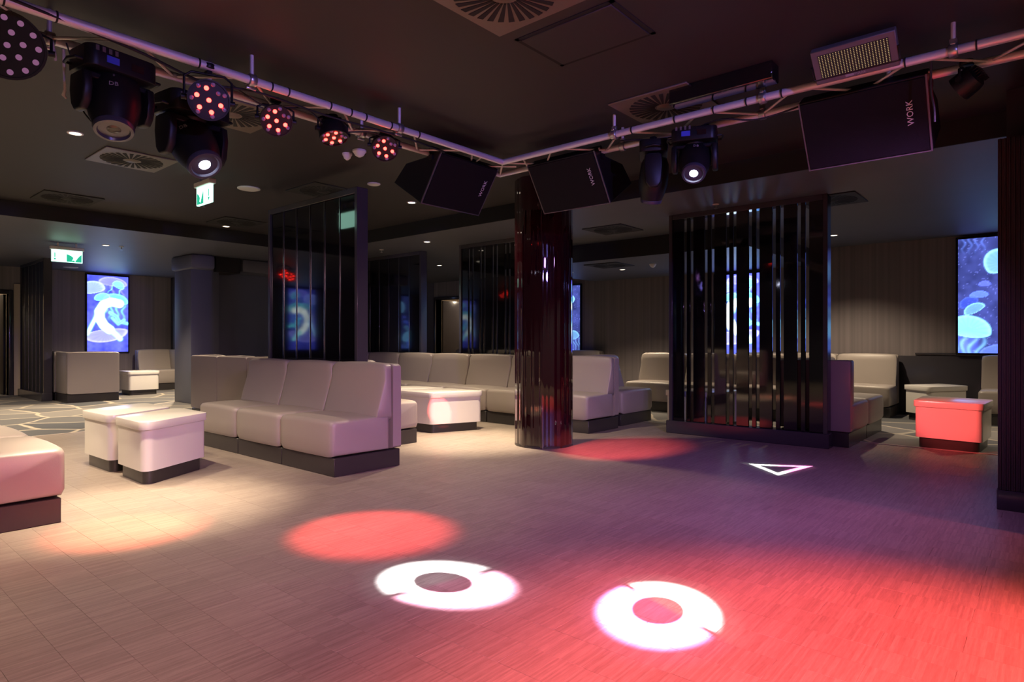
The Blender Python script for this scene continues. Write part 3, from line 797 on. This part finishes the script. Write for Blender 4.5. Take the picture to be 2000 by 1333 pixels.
def cable(label, pts, rad=.006, m='black_matt'):
    # smooth the polyline (Catmull-Rom)
    P = [Vector(p) for p in pts]; P = [P[0]] + P + [P[-1]]; out = []
    for i in range(1, len(P) - 2):
        for s in range(8):
            t = s / 8; a, b, c, d = P[i - 1], P[i], P[i + 1], P[i + 2]
            out.append(.5 * ((2 * b) + (c - a) * t + (2 * a - 5 * b + 4 * c - d) * t * t + (3 * b - a - 3 * c + d) * t ** 3))
    out.append(P[-1]); base = out[0]
    return tag(put('cable', mesh('cable', polytube([p - base for p in out], rad, 8), m, smooth=60), None, base), label, 'cable', 'cables on the truss')
cable('thick black cable strapped along the left truss tube', [(-.3, TY - .02, TZ + .028), (.45, TY - .015, TZ + .03), (.6, TY - .028, TZ + .01), (1.2, TY + .02, TZ - .03), (1.6, TY + .12, TZ - .05), (1.9, TY + .06, TZ - .035), (2.4, TY + .1, TZ - .03), (3.0, TY + .05, TZ - .035), (3.5, TY + .12, TZ - .02)], .008)
cable('black cable looping below the red spotlights on the left truss', [(1.75, TY + .1, TZ - .02), (2.0, TY + .15, TZ - .07), (2.25, TY + .1, TZ - .03), (2.5, TY + .18, TZ - .09), (2.8, TY + .12, TZ - .04), (3.05, TY + .16, TZ - .08)], .005)
cable('black cable sagging under the right truss near the lone moving head', [(TX + .1, 2.5, TZ - .02), (TX + .2, 2.1, TZ - .05), (TX + .12, 1.75, TZ - .03), (TX + .2, 1.5, TZ - .06), (TX + .25, 1.25, TZ - .02)], .006)
cable('thin black cable by the white hanging strap at top left', [(.95, TY + .2, TZ - .03), (1.0, TY + .2, TZ - .2), (1.02, TY + .21, TZ - .34), (1.08, TY + .2, TZ - .42)], .004)
cable('dangling cable lit orange beside the right speaker', [(TX + .005, .50, TZ - .02), (4.16, .51, 2.5), (4.2, .5, 2.4), (4.22, .5, 2.33)], .006)

def rag(label, pts, w):
    P = [Vector(p) for p in pts]; base = P[0]
    o = put('cloth_strap', mesh('cloth_strap', polytube([p - base for p in P], [w * (1 + .3 * math.sin(i * 2.1)) for i in range(len(P))], 8), 'rag', smooth=70), None, base)
    return tag(o, label, 'strap', 'white cloth straps')
pA = at(104, 84, 2.56); 
rag('short white cloth strap knotted on the truss at top left', [at(100, 78, 2.62), at(102, 90, 2.58), at(107, 104, 2.55), at(108, 117, 2.53)], .008)
rag('long white cloth strap hanging left of the large moving head', [at(124, 96, 2.60), at(125, 120, 2.55), at(125, 150, 2.48), at(127, 175, 2.42), at(124, 186, 2.40), at(130, 193, 2.385)], .007)

# ------------------------------------------------------------------ spotlights (round LED cans)
def clampset(t, p, top):
    """hook clamp from p (world) up to the truss tube at height top; relative to root t"""
    L = Vector(t.location); q = Vector(p) - L
    part('clamp', join(box(q.x - .015, q.y - .02, q.z, q.x + .015, q.y + .02, top - r - L.z), lathe([(r + .002, -.015), (r + .010, -.013), (r + .010, .013), (r + .002, .015)], 14, (q.x, q.y, top - L.z))), 'black', t, .002, 1)
def par(label, loc, aim, rad=.105, depth=.12, leds='red', top=TZ, nled=7, tube=None):
    loc = Vector(loc); t = thing('led_spotlight', label, 'spotlight', loc, 0, 'LED spotlights on the truss')
    dirv = (Vector(aim) - loc).normalized(); q = dirv.to_track_quat('-Z', 'Y')
    hs = part('housing', join(lathe([(rad * .55, depth), (rad * .85, depth * .85), (rad * .97, depth * .5), (rad, .0), (rad, -.012), (rad * .93, -.012), (rad * .93, -.002)], 32)), 'black', t, smooth=40, rot=q)
    part('face_plate', lathe([(rad * .92, .0), (rad * .92, -.004)], 32), 'black', hs)
    fin = mesh('cooling_fin', box(-rad * .6, -.003, depth * .95, rad * .6, .003, depth * 1.2), 'black', .001, 1)
    for i in range(5): put('cooling_fin', fin, hs, (0, (i - 2) * rad * .22, 0))
    pts = []
    if leds == 'red':
        pts = [(0, 0)] + [(rad * .58 * math.cos(a), rad * .58 * math.sin(a)) for a in [k * PI / 3 + .3 for k in range(6)]]
        lm = mesh('led', lathe([(.0125, -.004), (.011, -.010), (.006, -.012)], 14), 'led_red', smooth=60)
        off = mesh('led', lathe([(.0125, -.004), (.011, -.010), (.006, -.012)], 14), 'led_off', smooth=60)
        core = mesh('led_core', lathe([(.0075, -.012), (.006, -.0135)], 12), 'led_red_core')
        n_extra = [(rad * .8 * math.cos(a), rad * .8 * math.sin(a)) for a in [k * PI / 3.5 for k in range(7)]]
        for i, (a, b) in enumerate(pts):
            if i == 3: put('led', off, hs, (a, b, 0)); continue
            e = put('led', lm, hs, (a, b, 0))
        for a, b in n_extra: put('led', off, hs, (a, b, 0), None)
    else:
        lm = mesh('led', lathe([(.0135, -.004), (.012, -.009), (.006, -.011)], 14), 'led_purple', smooth=60)
        for R_, n in ((.0, 1), (.062, 6), (.120, 12)):
            for k in range(n):
                a = 2 * PI * k / n + R_ * 30; put('led', lm, hs, (R_ * math.cos(a), R_ * math.sin(a), 0))
    # U-shaped bracket
    side = dirv.cross(Vector((0, 0, 1))).normalized()
    up = Vector((0, 0, 1)); tr = (tube.xy if tube else None)
    topp = Vector((loc.x, tube[1] if tube and tube[0] is None else loc.y, 0)) if False else None
    c = -dirv * depth * .35
    bk = [c + side * (rad + .012) * s for s in (1, -1)]
    hh = min(top - r - .03 - loc.z, rad + .06)
    part('bracket', polytube([bk[0] - side * 0, bk[0] + up * hh * .8, bk[0] * .7 + c * .3 + up * hh, bk[1] * .7 + c * .3 + up * hh, bk[1] + up * hh * .8, bk[1]], .007, 8), 'black', t, smooth=60)
    for s, b in zip((1, -1), bk):
        part('knob', polytube([b - side * .012 * s, b + side * .016 * s], .016, 12), 'black', t, smooth=40)
    clampset(t, loc + c + up * hh, top)
    return t, dirv

def on_left(px, py, y):      # place on the left truss (Y known)
    q = (px - 1000) / FPX; d = y / (FW.y + RT.y * q); p = FW * d + RT * (q * d); return Vector((p.x, y, CAMZ + (666.5 - py) * d / FPX))
def on_right(px, py, x):
    q = (px - 1000) / FPX; d = x / (FW.x + RT.x * q); p = FW * d + RT * (q * d); return Vector((x, p.y, CAMZ + (666.5 - py) * d / FPX))

YP = TY + TW - .14
camv = Vector((0, 0, CAMZ))
PARS = [
    ('nearest red LED spotlight, before the moving head with the bright lens', on_left(408, 196, TY - .03), (1.27, 4.08, 0), None, 0),
    ('red LED spotlight right of the pale swirl vent, second of the four red ones', on_left(540, 236, YP), (2.25, 2.94, 0), None, 1),
    ('red LED spotlight pointing straight down, third of the four red ones', on_left(652, 268, YP), (7.7, .75, .3), None, 2),
    ('red LED spotlight next to the left speaker, last of the four red ones', on_left(752, 290, YP), (5.5, 3.35, 0), None, 3)]
face = [(.35, .2, 1.35), (.9, .8, .95), (2.4, 2.9, 0), (1.7, 1.8, .8)]
for (l, p, aim, _, i), fc in zip(PARS, face):
    t, dv = par(l, p, fc, rad=.098 if i else .11)
# beams of the red cans
p = [q[1] for q in PARS]
spot('red_beam', p[0] + Vector((-.06, -.10, -.17)), (1.33, 4.08, 0), 1250, (1, .13, .06), 23, .9, .05)
spot('red_beam', p[1] + Vector((0, -.14, -.17)), (2.22, 2.98, 0), 980, (1, .085, .075), 24, .6, .05)
spot('red_beam', p[2] + Vector((.05, -.14, -.19)), (7.95, .66, .33), 3000, RED, 9.5, .8, .05)
spot('red_beam', p[3] + Vector((.05, -.16, -.14)), (5.55, 3.35, 0), 1300, RED, 21, .8, .05)
spot('red_beam', p[3] + Vector((-.05, -.16, -.14)), (5.12, 5.54, .28), 2600, RED, 4.4, .15, .02)
par('large purple-dotted LED spotlight at the top left corner', on_left(14, 88, YP), (-.25, .3, 1.2), rad=.155, depth=.14, leds='purple')
par('dark spotlight hanging right of the right speaker', on_right(1876, 172, TX + TW - .05), (4.9, 2.2, 1.5), rad=.075, depth=.10)
for q, l in (((.95, 11.45, 2.42), 'red LED spotlight on the low ceiling left of the frame'), ((.55, 11.9, 2.42), 'second red LED spotlight on the low ceiling left of the frame')):
    par(l, q, (3.7, 6.4, 1.9), top=ZM + .02)
# red and blue washes of further truss cans, outside the picture; pink fill added
spot('red_wash', (1.9, -.95, 2.6), (2.0, -.12, 0), 1700, RED, 66, .6, .08)
spot('red_wash', (4.15, -2.4, 2.55), (3.6, .6, 0), 160, RED, 60, .9, .08)
spot('blue_wash', (3.95, .2, 2.38), (4.9, 2.3, 0), 170, (.62, .26, .92), 104, 1.0, .08)
spot('blue_wash', (1.0, -2.0, 2.5), (4.6, 5.8, .9), 560, (.30, .24, 1), 70, .9, .08)
spot('red_beam', (2.3, -2.4, 2.5), (.75, 4.6, .22), 760, RED, 12, .6, .08)
spot('pink_fill', (.3, -2.0, 2.5), (3.0, 5.4, .2), 330, (1, .72, .80), 31, 1.0, .08)  # added fill without a fixture, brightens the nearest sofa
spot('red_wash', (.1, -1.6, 2.5), (1.0, .9, 0), 430, (1, .10, .20), 85, 1.0, .08)

spot('pink_fill', (-.5, -1.6, 2.6), (1.1, 2.3, 0), 520, (1, .62, .74), 64, 1.0, .08)  # added fill without a fixture, lifts the near left floor
spot('pink_fill', (.6, -1.2, 2.55), (6.35, 4.35, .3), 620, (1, .74, .70), 17, 1.0, .08)  # added fill without a fixture, for the sofa end right of the column

# ------------------------------------------------------------------ moving heads
def moving_head(label, loc, aim, scale=1.0, lit=None, pan=None, text=True):
    """loc = centre of the tilting head; base hangs above it from the truss"""
    loc = Vector(loc); t = thing('moving_head', label, 'moving head light', loc, 0, 'moving heads on the truss')
    dv = (Vector(aim) - loc).normalized(); s = scale
    flat = Vector((dv.x, dv.y, 0)); 
    ang = math.atan2(flat.x, -flat.y) if pan is None else pan            # yoke axis at right angles to the tilt
    Rz = Matrix.Rotation(ang, 4, 'Z')
    bz = TZ - r - .012 - loc.z
    b0 = bz - .13 * s
    base = part('base', xf(join(prism(round_poly([(-.175 * s, -.12 * s), (.175 * s, -.12 * s), (.175 * s, .12 * s), (-.175 * s, .12 * s)], .05 * s), b0, bz - .02)), Rz), 'black', t, .008, 2)
    for sx in (-1, 1):
        part('handle', xf(polytube([(sx * .165 * s, -.06 * s, b0 + .03), (sx * .205 * s, -.06 * s, b0 + .03), (sx * .215 * s, 0, b0 + .035), (sx * .205 * s, .06 * s, b0 + .03), (sx * .165 * s, .06 * s, b0 + .03)], .009 * s, 8), Rz), 'black', base, smooth=60)
        part('display' if sx > 0 else 'socket', xf(box(sx * .06 * s - .03, -.124 * s, b0 + .03, sx * .06 * s + .03, -.118 * s, b0 + .065), Rz), 'lens_dark' if sx > 0 else 'blue_cap', base)
    for i in range(4):
        part('vent_slit', xf(box(-.14 * s + i * .03, -.1225 * s, b0 + .075, -.125 * s + i * .03, -.118 * s, b0 + .1), Rz), 'edge', base)
    yk = part('yoke', xf(join(lathe([(.07 * s, b0 - .03), (.08 * s, b0 + .002)], 24), box(-.17 * s, -.055 * s, b0 - .045 * s, .17 * s, .055 * s, b0 - .012)), Rz), 'black', t, .006, 1)
    for sx in (-1, 1):
        arm = [(-.075 * s, b0 - .02), (.075 * s, b0 - .02), (.085 * s, b0 - .10 * s), (.07 * s, -.06 * s), (.035 * s, -.10 * s), (-.035 * s, -.10 * s), (-.07 * s, -.06 * s), (-.085 * s, b0 - .10 * s)]
        v = [(sx * .135 * s, y, z) for y, z in arm] + [(sx * .178 * s, y * .9, z) for y, z in arm]; n = len(arm)
        fs = [tuple(range(n)), tuple(range(2 * n - 1, n - 1, -1))] + [(i, (i + 1) % n, n + (i + 1) % n, n + i) for i in range(n)]
        part('yoke_arm', xf((v, fs), Rz), 'black', t, .010 * s, 2)
    q = dv.to_track_quat('-Z', 'Y')
    hd = part('head', lathe([(.05 * s, .20 * s), (.095 * s, .19 * s), (.118 * s, .14 * s), (.128 * s, .04 * s), (.126 * s, -.04 * s), (.112 * s, -.11 * s), (.092 * s, -.17 * s), (.085 * s, -.19 * s), (.078 * s, -.19 * s), (.074 * s, -.16 * s)], 36), 'black', t, smooth=35, rot=q)
    part('lens_ring', lathe([(.092 * s, -.165 * s), (.096 * s, -.175 * s), (.090 * s, -.197 * s), (.076 * s, -.198 * s), (.07 * s, -.185 * s)], 36), 'rim', hd, smooth=50)
    if lit:
        part('lens', lathe([(.072 * s, -.172 * s), (.05 * s, -.180 * s), (.034 * s, -.183 * s)], 30), 'lens_glow', hd, smooth=60)
        part('lamp', lathe([(.034 * s, -.184 * s), (.026 * s, -.188 * s), (.012 * s, -.190 * s)], 24), 'beam_lens', hd, smooth=60)
    else:
        part('lens', lathe([(.072 * s, -.170 * s), (.045 * s, -.183 * s), (.015 * s, -.188 * s)], 30), 'lens_dark', hd, smooth=60)
    for i in range(5):
        part('head_fin', xf(box(-.004, .118 * s, .05 * s + i * .022 * s, .004, .130 * s, .062 * s + i * .022 * s), Matrix.Scale(1, 4)), 'edge', hd)
    if text:
        # lettering on the side of the head that looks to the camera
        tc = (camv - loc).normalized(); loc_dir = q.inverted() @ tc; a = math.atan2(loc_dir.y, loc_dir.x)
        mt = Matrix.Rotation(a, 4, 'Z') @ Matrix.Translation((.1295 * s, 0, 0)) @ Matrix(((0, 0, 1, 0), (1, 0, 0, 0), (0, 1, 0, 0), (0, 0, 0, 1)))
        letters('DB', .034 * s, 'letter_dim', hd, mt)
    # clamps
    for sx in (-.09, .09):
        pt = Rz @ Vector((sx * s, 0, bz - .02)); 
        part('clamp', join(box(pt.x - .02, pt.y - .02, bz - .025, pt.x + .02, pt.y + .02, bz + .012)), 'black', t, .002, 1)
    return t
m1 = on_left(222, 196, YP); m2 = on_left(376, 280, TY + TW + .14); m3 = on_right(1357, 312, TX + TW - .14); m4 = on_right(1276, 352, TX + TW - .05)
A1 = at(863, 1137, 0); A2 = at(1285, 1191, 0)
moving_head('large unlit moving head with a dark brown lens at the top left', m1, m1 + Vector((-.10, -.34, -.93)), 1.0, None, pan=.15)
moving_head('moving head with a bright white lens above the exit sign', m2, A1, 1.08, True)
moving_head('moving head with a bright white lens above the lone slatted screen', m3, A2, .88, True)
moving_head('unlit moving head right of the middle speaker, tinted red', m4, m4 + Vector((.30, .28, -.88)), .86, None, pan=.5)

# gobo beams: the shape is a mask inside the lamp
def gobo(name, loc, aim, power, cone, kind, pts, ca, cb):
    """pts: points on the floor. ring: (two ends of the dark gap, a point on the ca side, outer radius, inner radius); tri: three corners"""
    o = spot(name, loc, aim, power / 14, (1, 1, 1), cone, .05, .002)     # the mask's strength carries the rest
    qi = o.rotation_quaternion.inverted()
    def g2(p):
        v = qi @ (Vector(p) - Vector(loc)); return Vector((v.x / -v.z, v.y / -v.z))
    l = o.data; l.use_nodes = True; N, L = l.node_tree.nodes, l.node_tree.links
    em = N['Emission']; tc = N.new('ShaderNodeTexCoord'); sp = N.new('ShaderNodeSeparateXYZ'); L.new(tc.outputs['Normal'], sp.inputs[0])
    def mth(op, a, c=None, clamp=False):
        n = N.new('ShaderNodeMath'); n.operation = op; n.use_clamp = clamp
        for i, v in enumerate((a, c)):
            if v is None: continue
            if isinstance(v, (int, float)): n.inputs[i].default_value = v
            else: L.new(v, n.inputs[i])
        return n.outputs[0]
    az = mth('ABSOLUTE', sp.outputs[2]); gx = mth('DIVIDE', sp.outputs[0], az); gy = mth('DIVIDE', sp.outputs[1], az)
    def edge(v, a, w):      # 0 below a, 1 above a + w
        return mth('DIVIDE', mth('SUBTRACT', v, a), w, True)
    def line(n, c): return mth('SUBTRACT', mth('ADD', mth('MULTIPLY', gx, n.x), mth('MULTIPLY', gy, n.y)), c)
    if kind == 'ring':
        a, b, pk, size = g2(pts[0]), g2(pts[1]), g2(pts[2]), pts[3] / (Vector(aim) - Vector(loc)).length
        dv = (b - a).normalized(); n = Vector((-dv.y, dv.x)); c = n.dot((a + b) / 2)
        if n.dot(pk) > c: n, c = -n, -c
        y = mth('DIVIDE', line(n, c), size)
        rr = mth('DIVIDE', mth('SQRT', mth('ADD', mth('MULTIPLY', gx, gx), mth('MULTIPLY', gy, gy))), size)
        k = mth('MULTIPLY', edge(rr, .37, .05), mth('SUBTRACT', 1.0, edge(rr, .84, .20)))
        gap = mth('MAXIMUM', edge(mth('ABSOLUTE', y), .01, .12), mth('SUBTRACT', 1.0, edge(rr, .45, .35)))
        k = mth('MULTIPLY', mth('MULTIPLY', k, k), gap); side = edge(y, -.06, .12)
        k = mth('ADD', k, mth('MULTIPLY', mth('SUBTRACT', 1.0, edge(rr, .0, 1.35)), .05))
    else:
        g = [g2(p) for p in pts]; c0 = (g[0] + g[1] + g[2]) / 3; d = None; R_ = max((q - c0).length for q in g)
        for i in range(3):
            a, b = g[i], g[(i + 1) % 3]; dv = (b - a).normalized(); n = Vector((-dv.y, dv.x))
            if n.dot(c0 - a) < 0: n = -n
            q = line(n, n.dot(a)); d = q if d is None else mth('MINIMUM', d, q)
        d = mth('DIVIDE', d, R_)
        k = mth('MULTIPLY', edge(d, -.02, .05), mth('SUBTRACT', 1.0, edge(d, .11, .06)))
        n = (g[1] - g[0]).normalized(); side = edge(mth('DIVIDE', line(n, n.dot(c0)), R_), -.15, .3)
        k = mth('ADD', k, mth('MULTIPLY', mth('SUBTRACT', 1.0, edge(mth('ABSOLUTE', mth('SUBTRACT', d, .05)), .0, .25)), .04))
    mx = N.new('ShaderNodeMix'); mx.data_type = 'RGBA'; mx.inputs[6].default_value = (*ca, 1); mx.inputs[7].default_value = (*cb, 1)
    L.new(side, mx.inputs[0]); L.new(mx.outputs[2], em.inputs['Color']); L.new(mth('MULTIPLY', k, 14.0), em.inputs['Strength'])
    return o
d2v = (A1 - m2).normalized(); d3v = (A2 - m3).normalized()
gobo('ring_beam', m2 + d2v * .21, A1, 6500, 24, 'ring', (at(770, 1163, 0), at(965, 1112, 0), at(880, 1180, 0), .275), (1, .5, .8), (.78, .88, 1))
gobo('ring_beam', m3 + d3v * .19, A2, 6500, 22, 'ring', (at(1228, 1146, 0), at(1375, 1228, 0), at(1200, 1220, 0), .258), (1, .38, .97), (.84, .97, 1))
gobo('triangle_beam', Vector((4.15, .62, 2.42)), at(1522, 914, 0), 6500, 12, 'tri', (at(1463, 906.5, 0), at(1588, 911, 0), at(1520, 929, 0)), (.75, .97, 1), (1, .30, .85))

# ------------------------------------------------------------------ loudspeakers
SPW, SPH = .695, .455
def speaker(label, ctop, rz, letter_side):
    """ctop: middle of the upper front edge; faces local -y and down"""
    t = thing('loudspeaker', label, 'loudspeaker', ctop, rz, 'loudspeakers hanging from the truss')
    ay, az = .545, -.838            # down along the front face: away and down
    ny, nz = -.838, -.545
    def P(a, b): return (a * ay - b * ny, a * az - b * nz)     # a down the face, b into the cabinet
    prof = [P(0, 0), P(SPH, 0), P(SPH, .42), P(SPH * .55, .36), P(.10, .14), P(0, .13)]
    n = len(prof); w = SPW / 2
    v = [(-w, y, z) for y, z in prof] + [(w, y, z) for y, z in prof]
    f = [tuple(range(n)), tuple(range(2 * n - 1, n - 1, -1))] + [(i, (i + 1) % n, n + (i + 1) % n, n + i) for i in range(n)]
    part('cabinet', (v, f), 'black', t, .006, 1)
    def slab(x0, x1, a0, a1, b0, b1):
        pts = []
        for b in (b0, b1):
            for x_, a in ((x0, a0), (x1, a0), (x1, a1), (x0, a1)):
                y, z = P(a, b); pts.append((x_, y, z))
        return pts, [(0, 3, 2, 1), (4, 5, 6, 7), (0, 1, 5, 4), (1, 2, 6, 5), (2, 3, 7, 6), (3, 0, 4, 7)]
    g = part('grille', slab(-w + .012, w - .012, .012, SPH - .012, -.012, .001), 'grille', t, .003, 1)
    for x0, x1, a0, a1 in ((-w, -w + .009, 0, SPH), (w - .009, w, 0, SPH), (-w, w, SPH - .007, SPH)):
        part('edge_trim', slab(x0, x1, a0, a1, -.006, .004), 'edge', t)
    X = Vector((1, 0, 0)); D = Vector((0, ay, az)); Nn = Vector((0, ny, nz))
    y, z = P(SPH * .44, -.0130); c = Vector((w - .095, y, z))
    # letters read from bottom to top
    mt = Matrix(((-D.x, X.x, Nn.x, c.x), (-D.y, X.y, Nn.y, c.y), (-D.z, X.z, Nn.z, c.z), (0, 0, 0, 1)))
    mt = Matrix.Identity(4)
    ux, uy = -D, -X
    for i in range(3): mt[i][0] = ux[i]; mt[i][1] = uy[i]; mt[i][2] = Nn[i]; mt[i][3] = c[i]
    letters('WORK', .048, 'letter', t, mt)
    # suspension bracket
    for s in (-1, 1):
        y, z = P(.08, .08)
        part('bracket', join(polytube([(s * (w + .008), y, z), (s * (w + .008), y + .02, .05)], .006, 8), box(s * (w + .004) - .012, y - .02, z - .02, s * (w + .004) + .012, y + .02, z + .02)), 'black', t, smooth=50)
    part('bracket_bar', polytube([(-w - .008, .065, .03), (w + .008, .065, .03)], .008, 8), 'alu', t, smooth=60)
    return t
speaker('black loudspeaker left of the truss corner, its side showing', (3.83, 3.75, 2.632), 0, 1)
speaker('black loudspeaker right of the truss corner, before the column', (4.25, 3.13, 2.628), R_X, 1)
speaker('large black loudspeaker at the right, below the amber-dotted panel', (4.25, .888, 2.622), R_X, 1)

# LED strobe panel
def strobe():
    t = thing('strobe_panel', 'flat black panel of small amber dots above the right loudspeaker', 'strobe light', (3.81, .835, 2.733), R_X)
    D = Vector((0, .72, -.69)).normalized(); Nn = Vector((0, -.69, -.72)).normalized(); X = Vector((1, 0, 0)); w, h = .42, .20
    def slab(x0, x1, a0, a1, b0, b1):
        pts = []
        for b in (b0, b1):
            for x_, a in ((x0, a0), (x1, a0), (x1, a1), (x0, a1)): pts.append(tuple(X * x_ + D * a - Nn * b))
        return pts, [(0, 3, 2, 1), (4, 5, 6, 7), (0, 1, 5, 4), (1, 2, 6, 5), (2, 3, 7, 6), (3, 0, 4, 7)]
    part('housing', slab(-w / 2, w / 2, 0, h, 0, .05), 'edge', t, .004, 1)
    part('window', slab(-w / 2 + .035, w / 2 - .035, .028, h - .035, -.002, .0), 'black_matt', t)
    dots = []
    for i in range(24):
        for j in range(14):
            x = -w / 2 + .042 + i * (w - .084) / 23; a = .034 + j * (h - .075) / 13
            dots.append(slab(x - .0024, x + .0024, a - .0019, a + .0019, -.0036, -.002))
    o = part('led_dots', join(*dots), 'led_amber', t); o['kind'] = 'stuff'
    mt = Matrix.Identity(4); c = D * (h - .016) - Nn * -.0005 + X * .02
    ux, uy = X, -D
    for i in range(3): mt[i][0] = ux[i]; mt[i][1] = uy[i]; mt[i][2] = Nn[i]; mt[i][3] = c[i]
    letters('MARK', .022, 'letter_dim', t, mt)
    part('logo_block', slab(-.055, -.012, h - .024, h - .010, -.001, 0), 'letter_dim', t)
    part('bracket', join(polytube([(-w / 2 - .006, .06, -.06), (-w / 2 - .006, .125, -.115), (w / 2 + .006, .125, -.115), (w / 2 + .006, .06, -.06)], .006, 8)), 'black', t, smooth=60)
strobe()
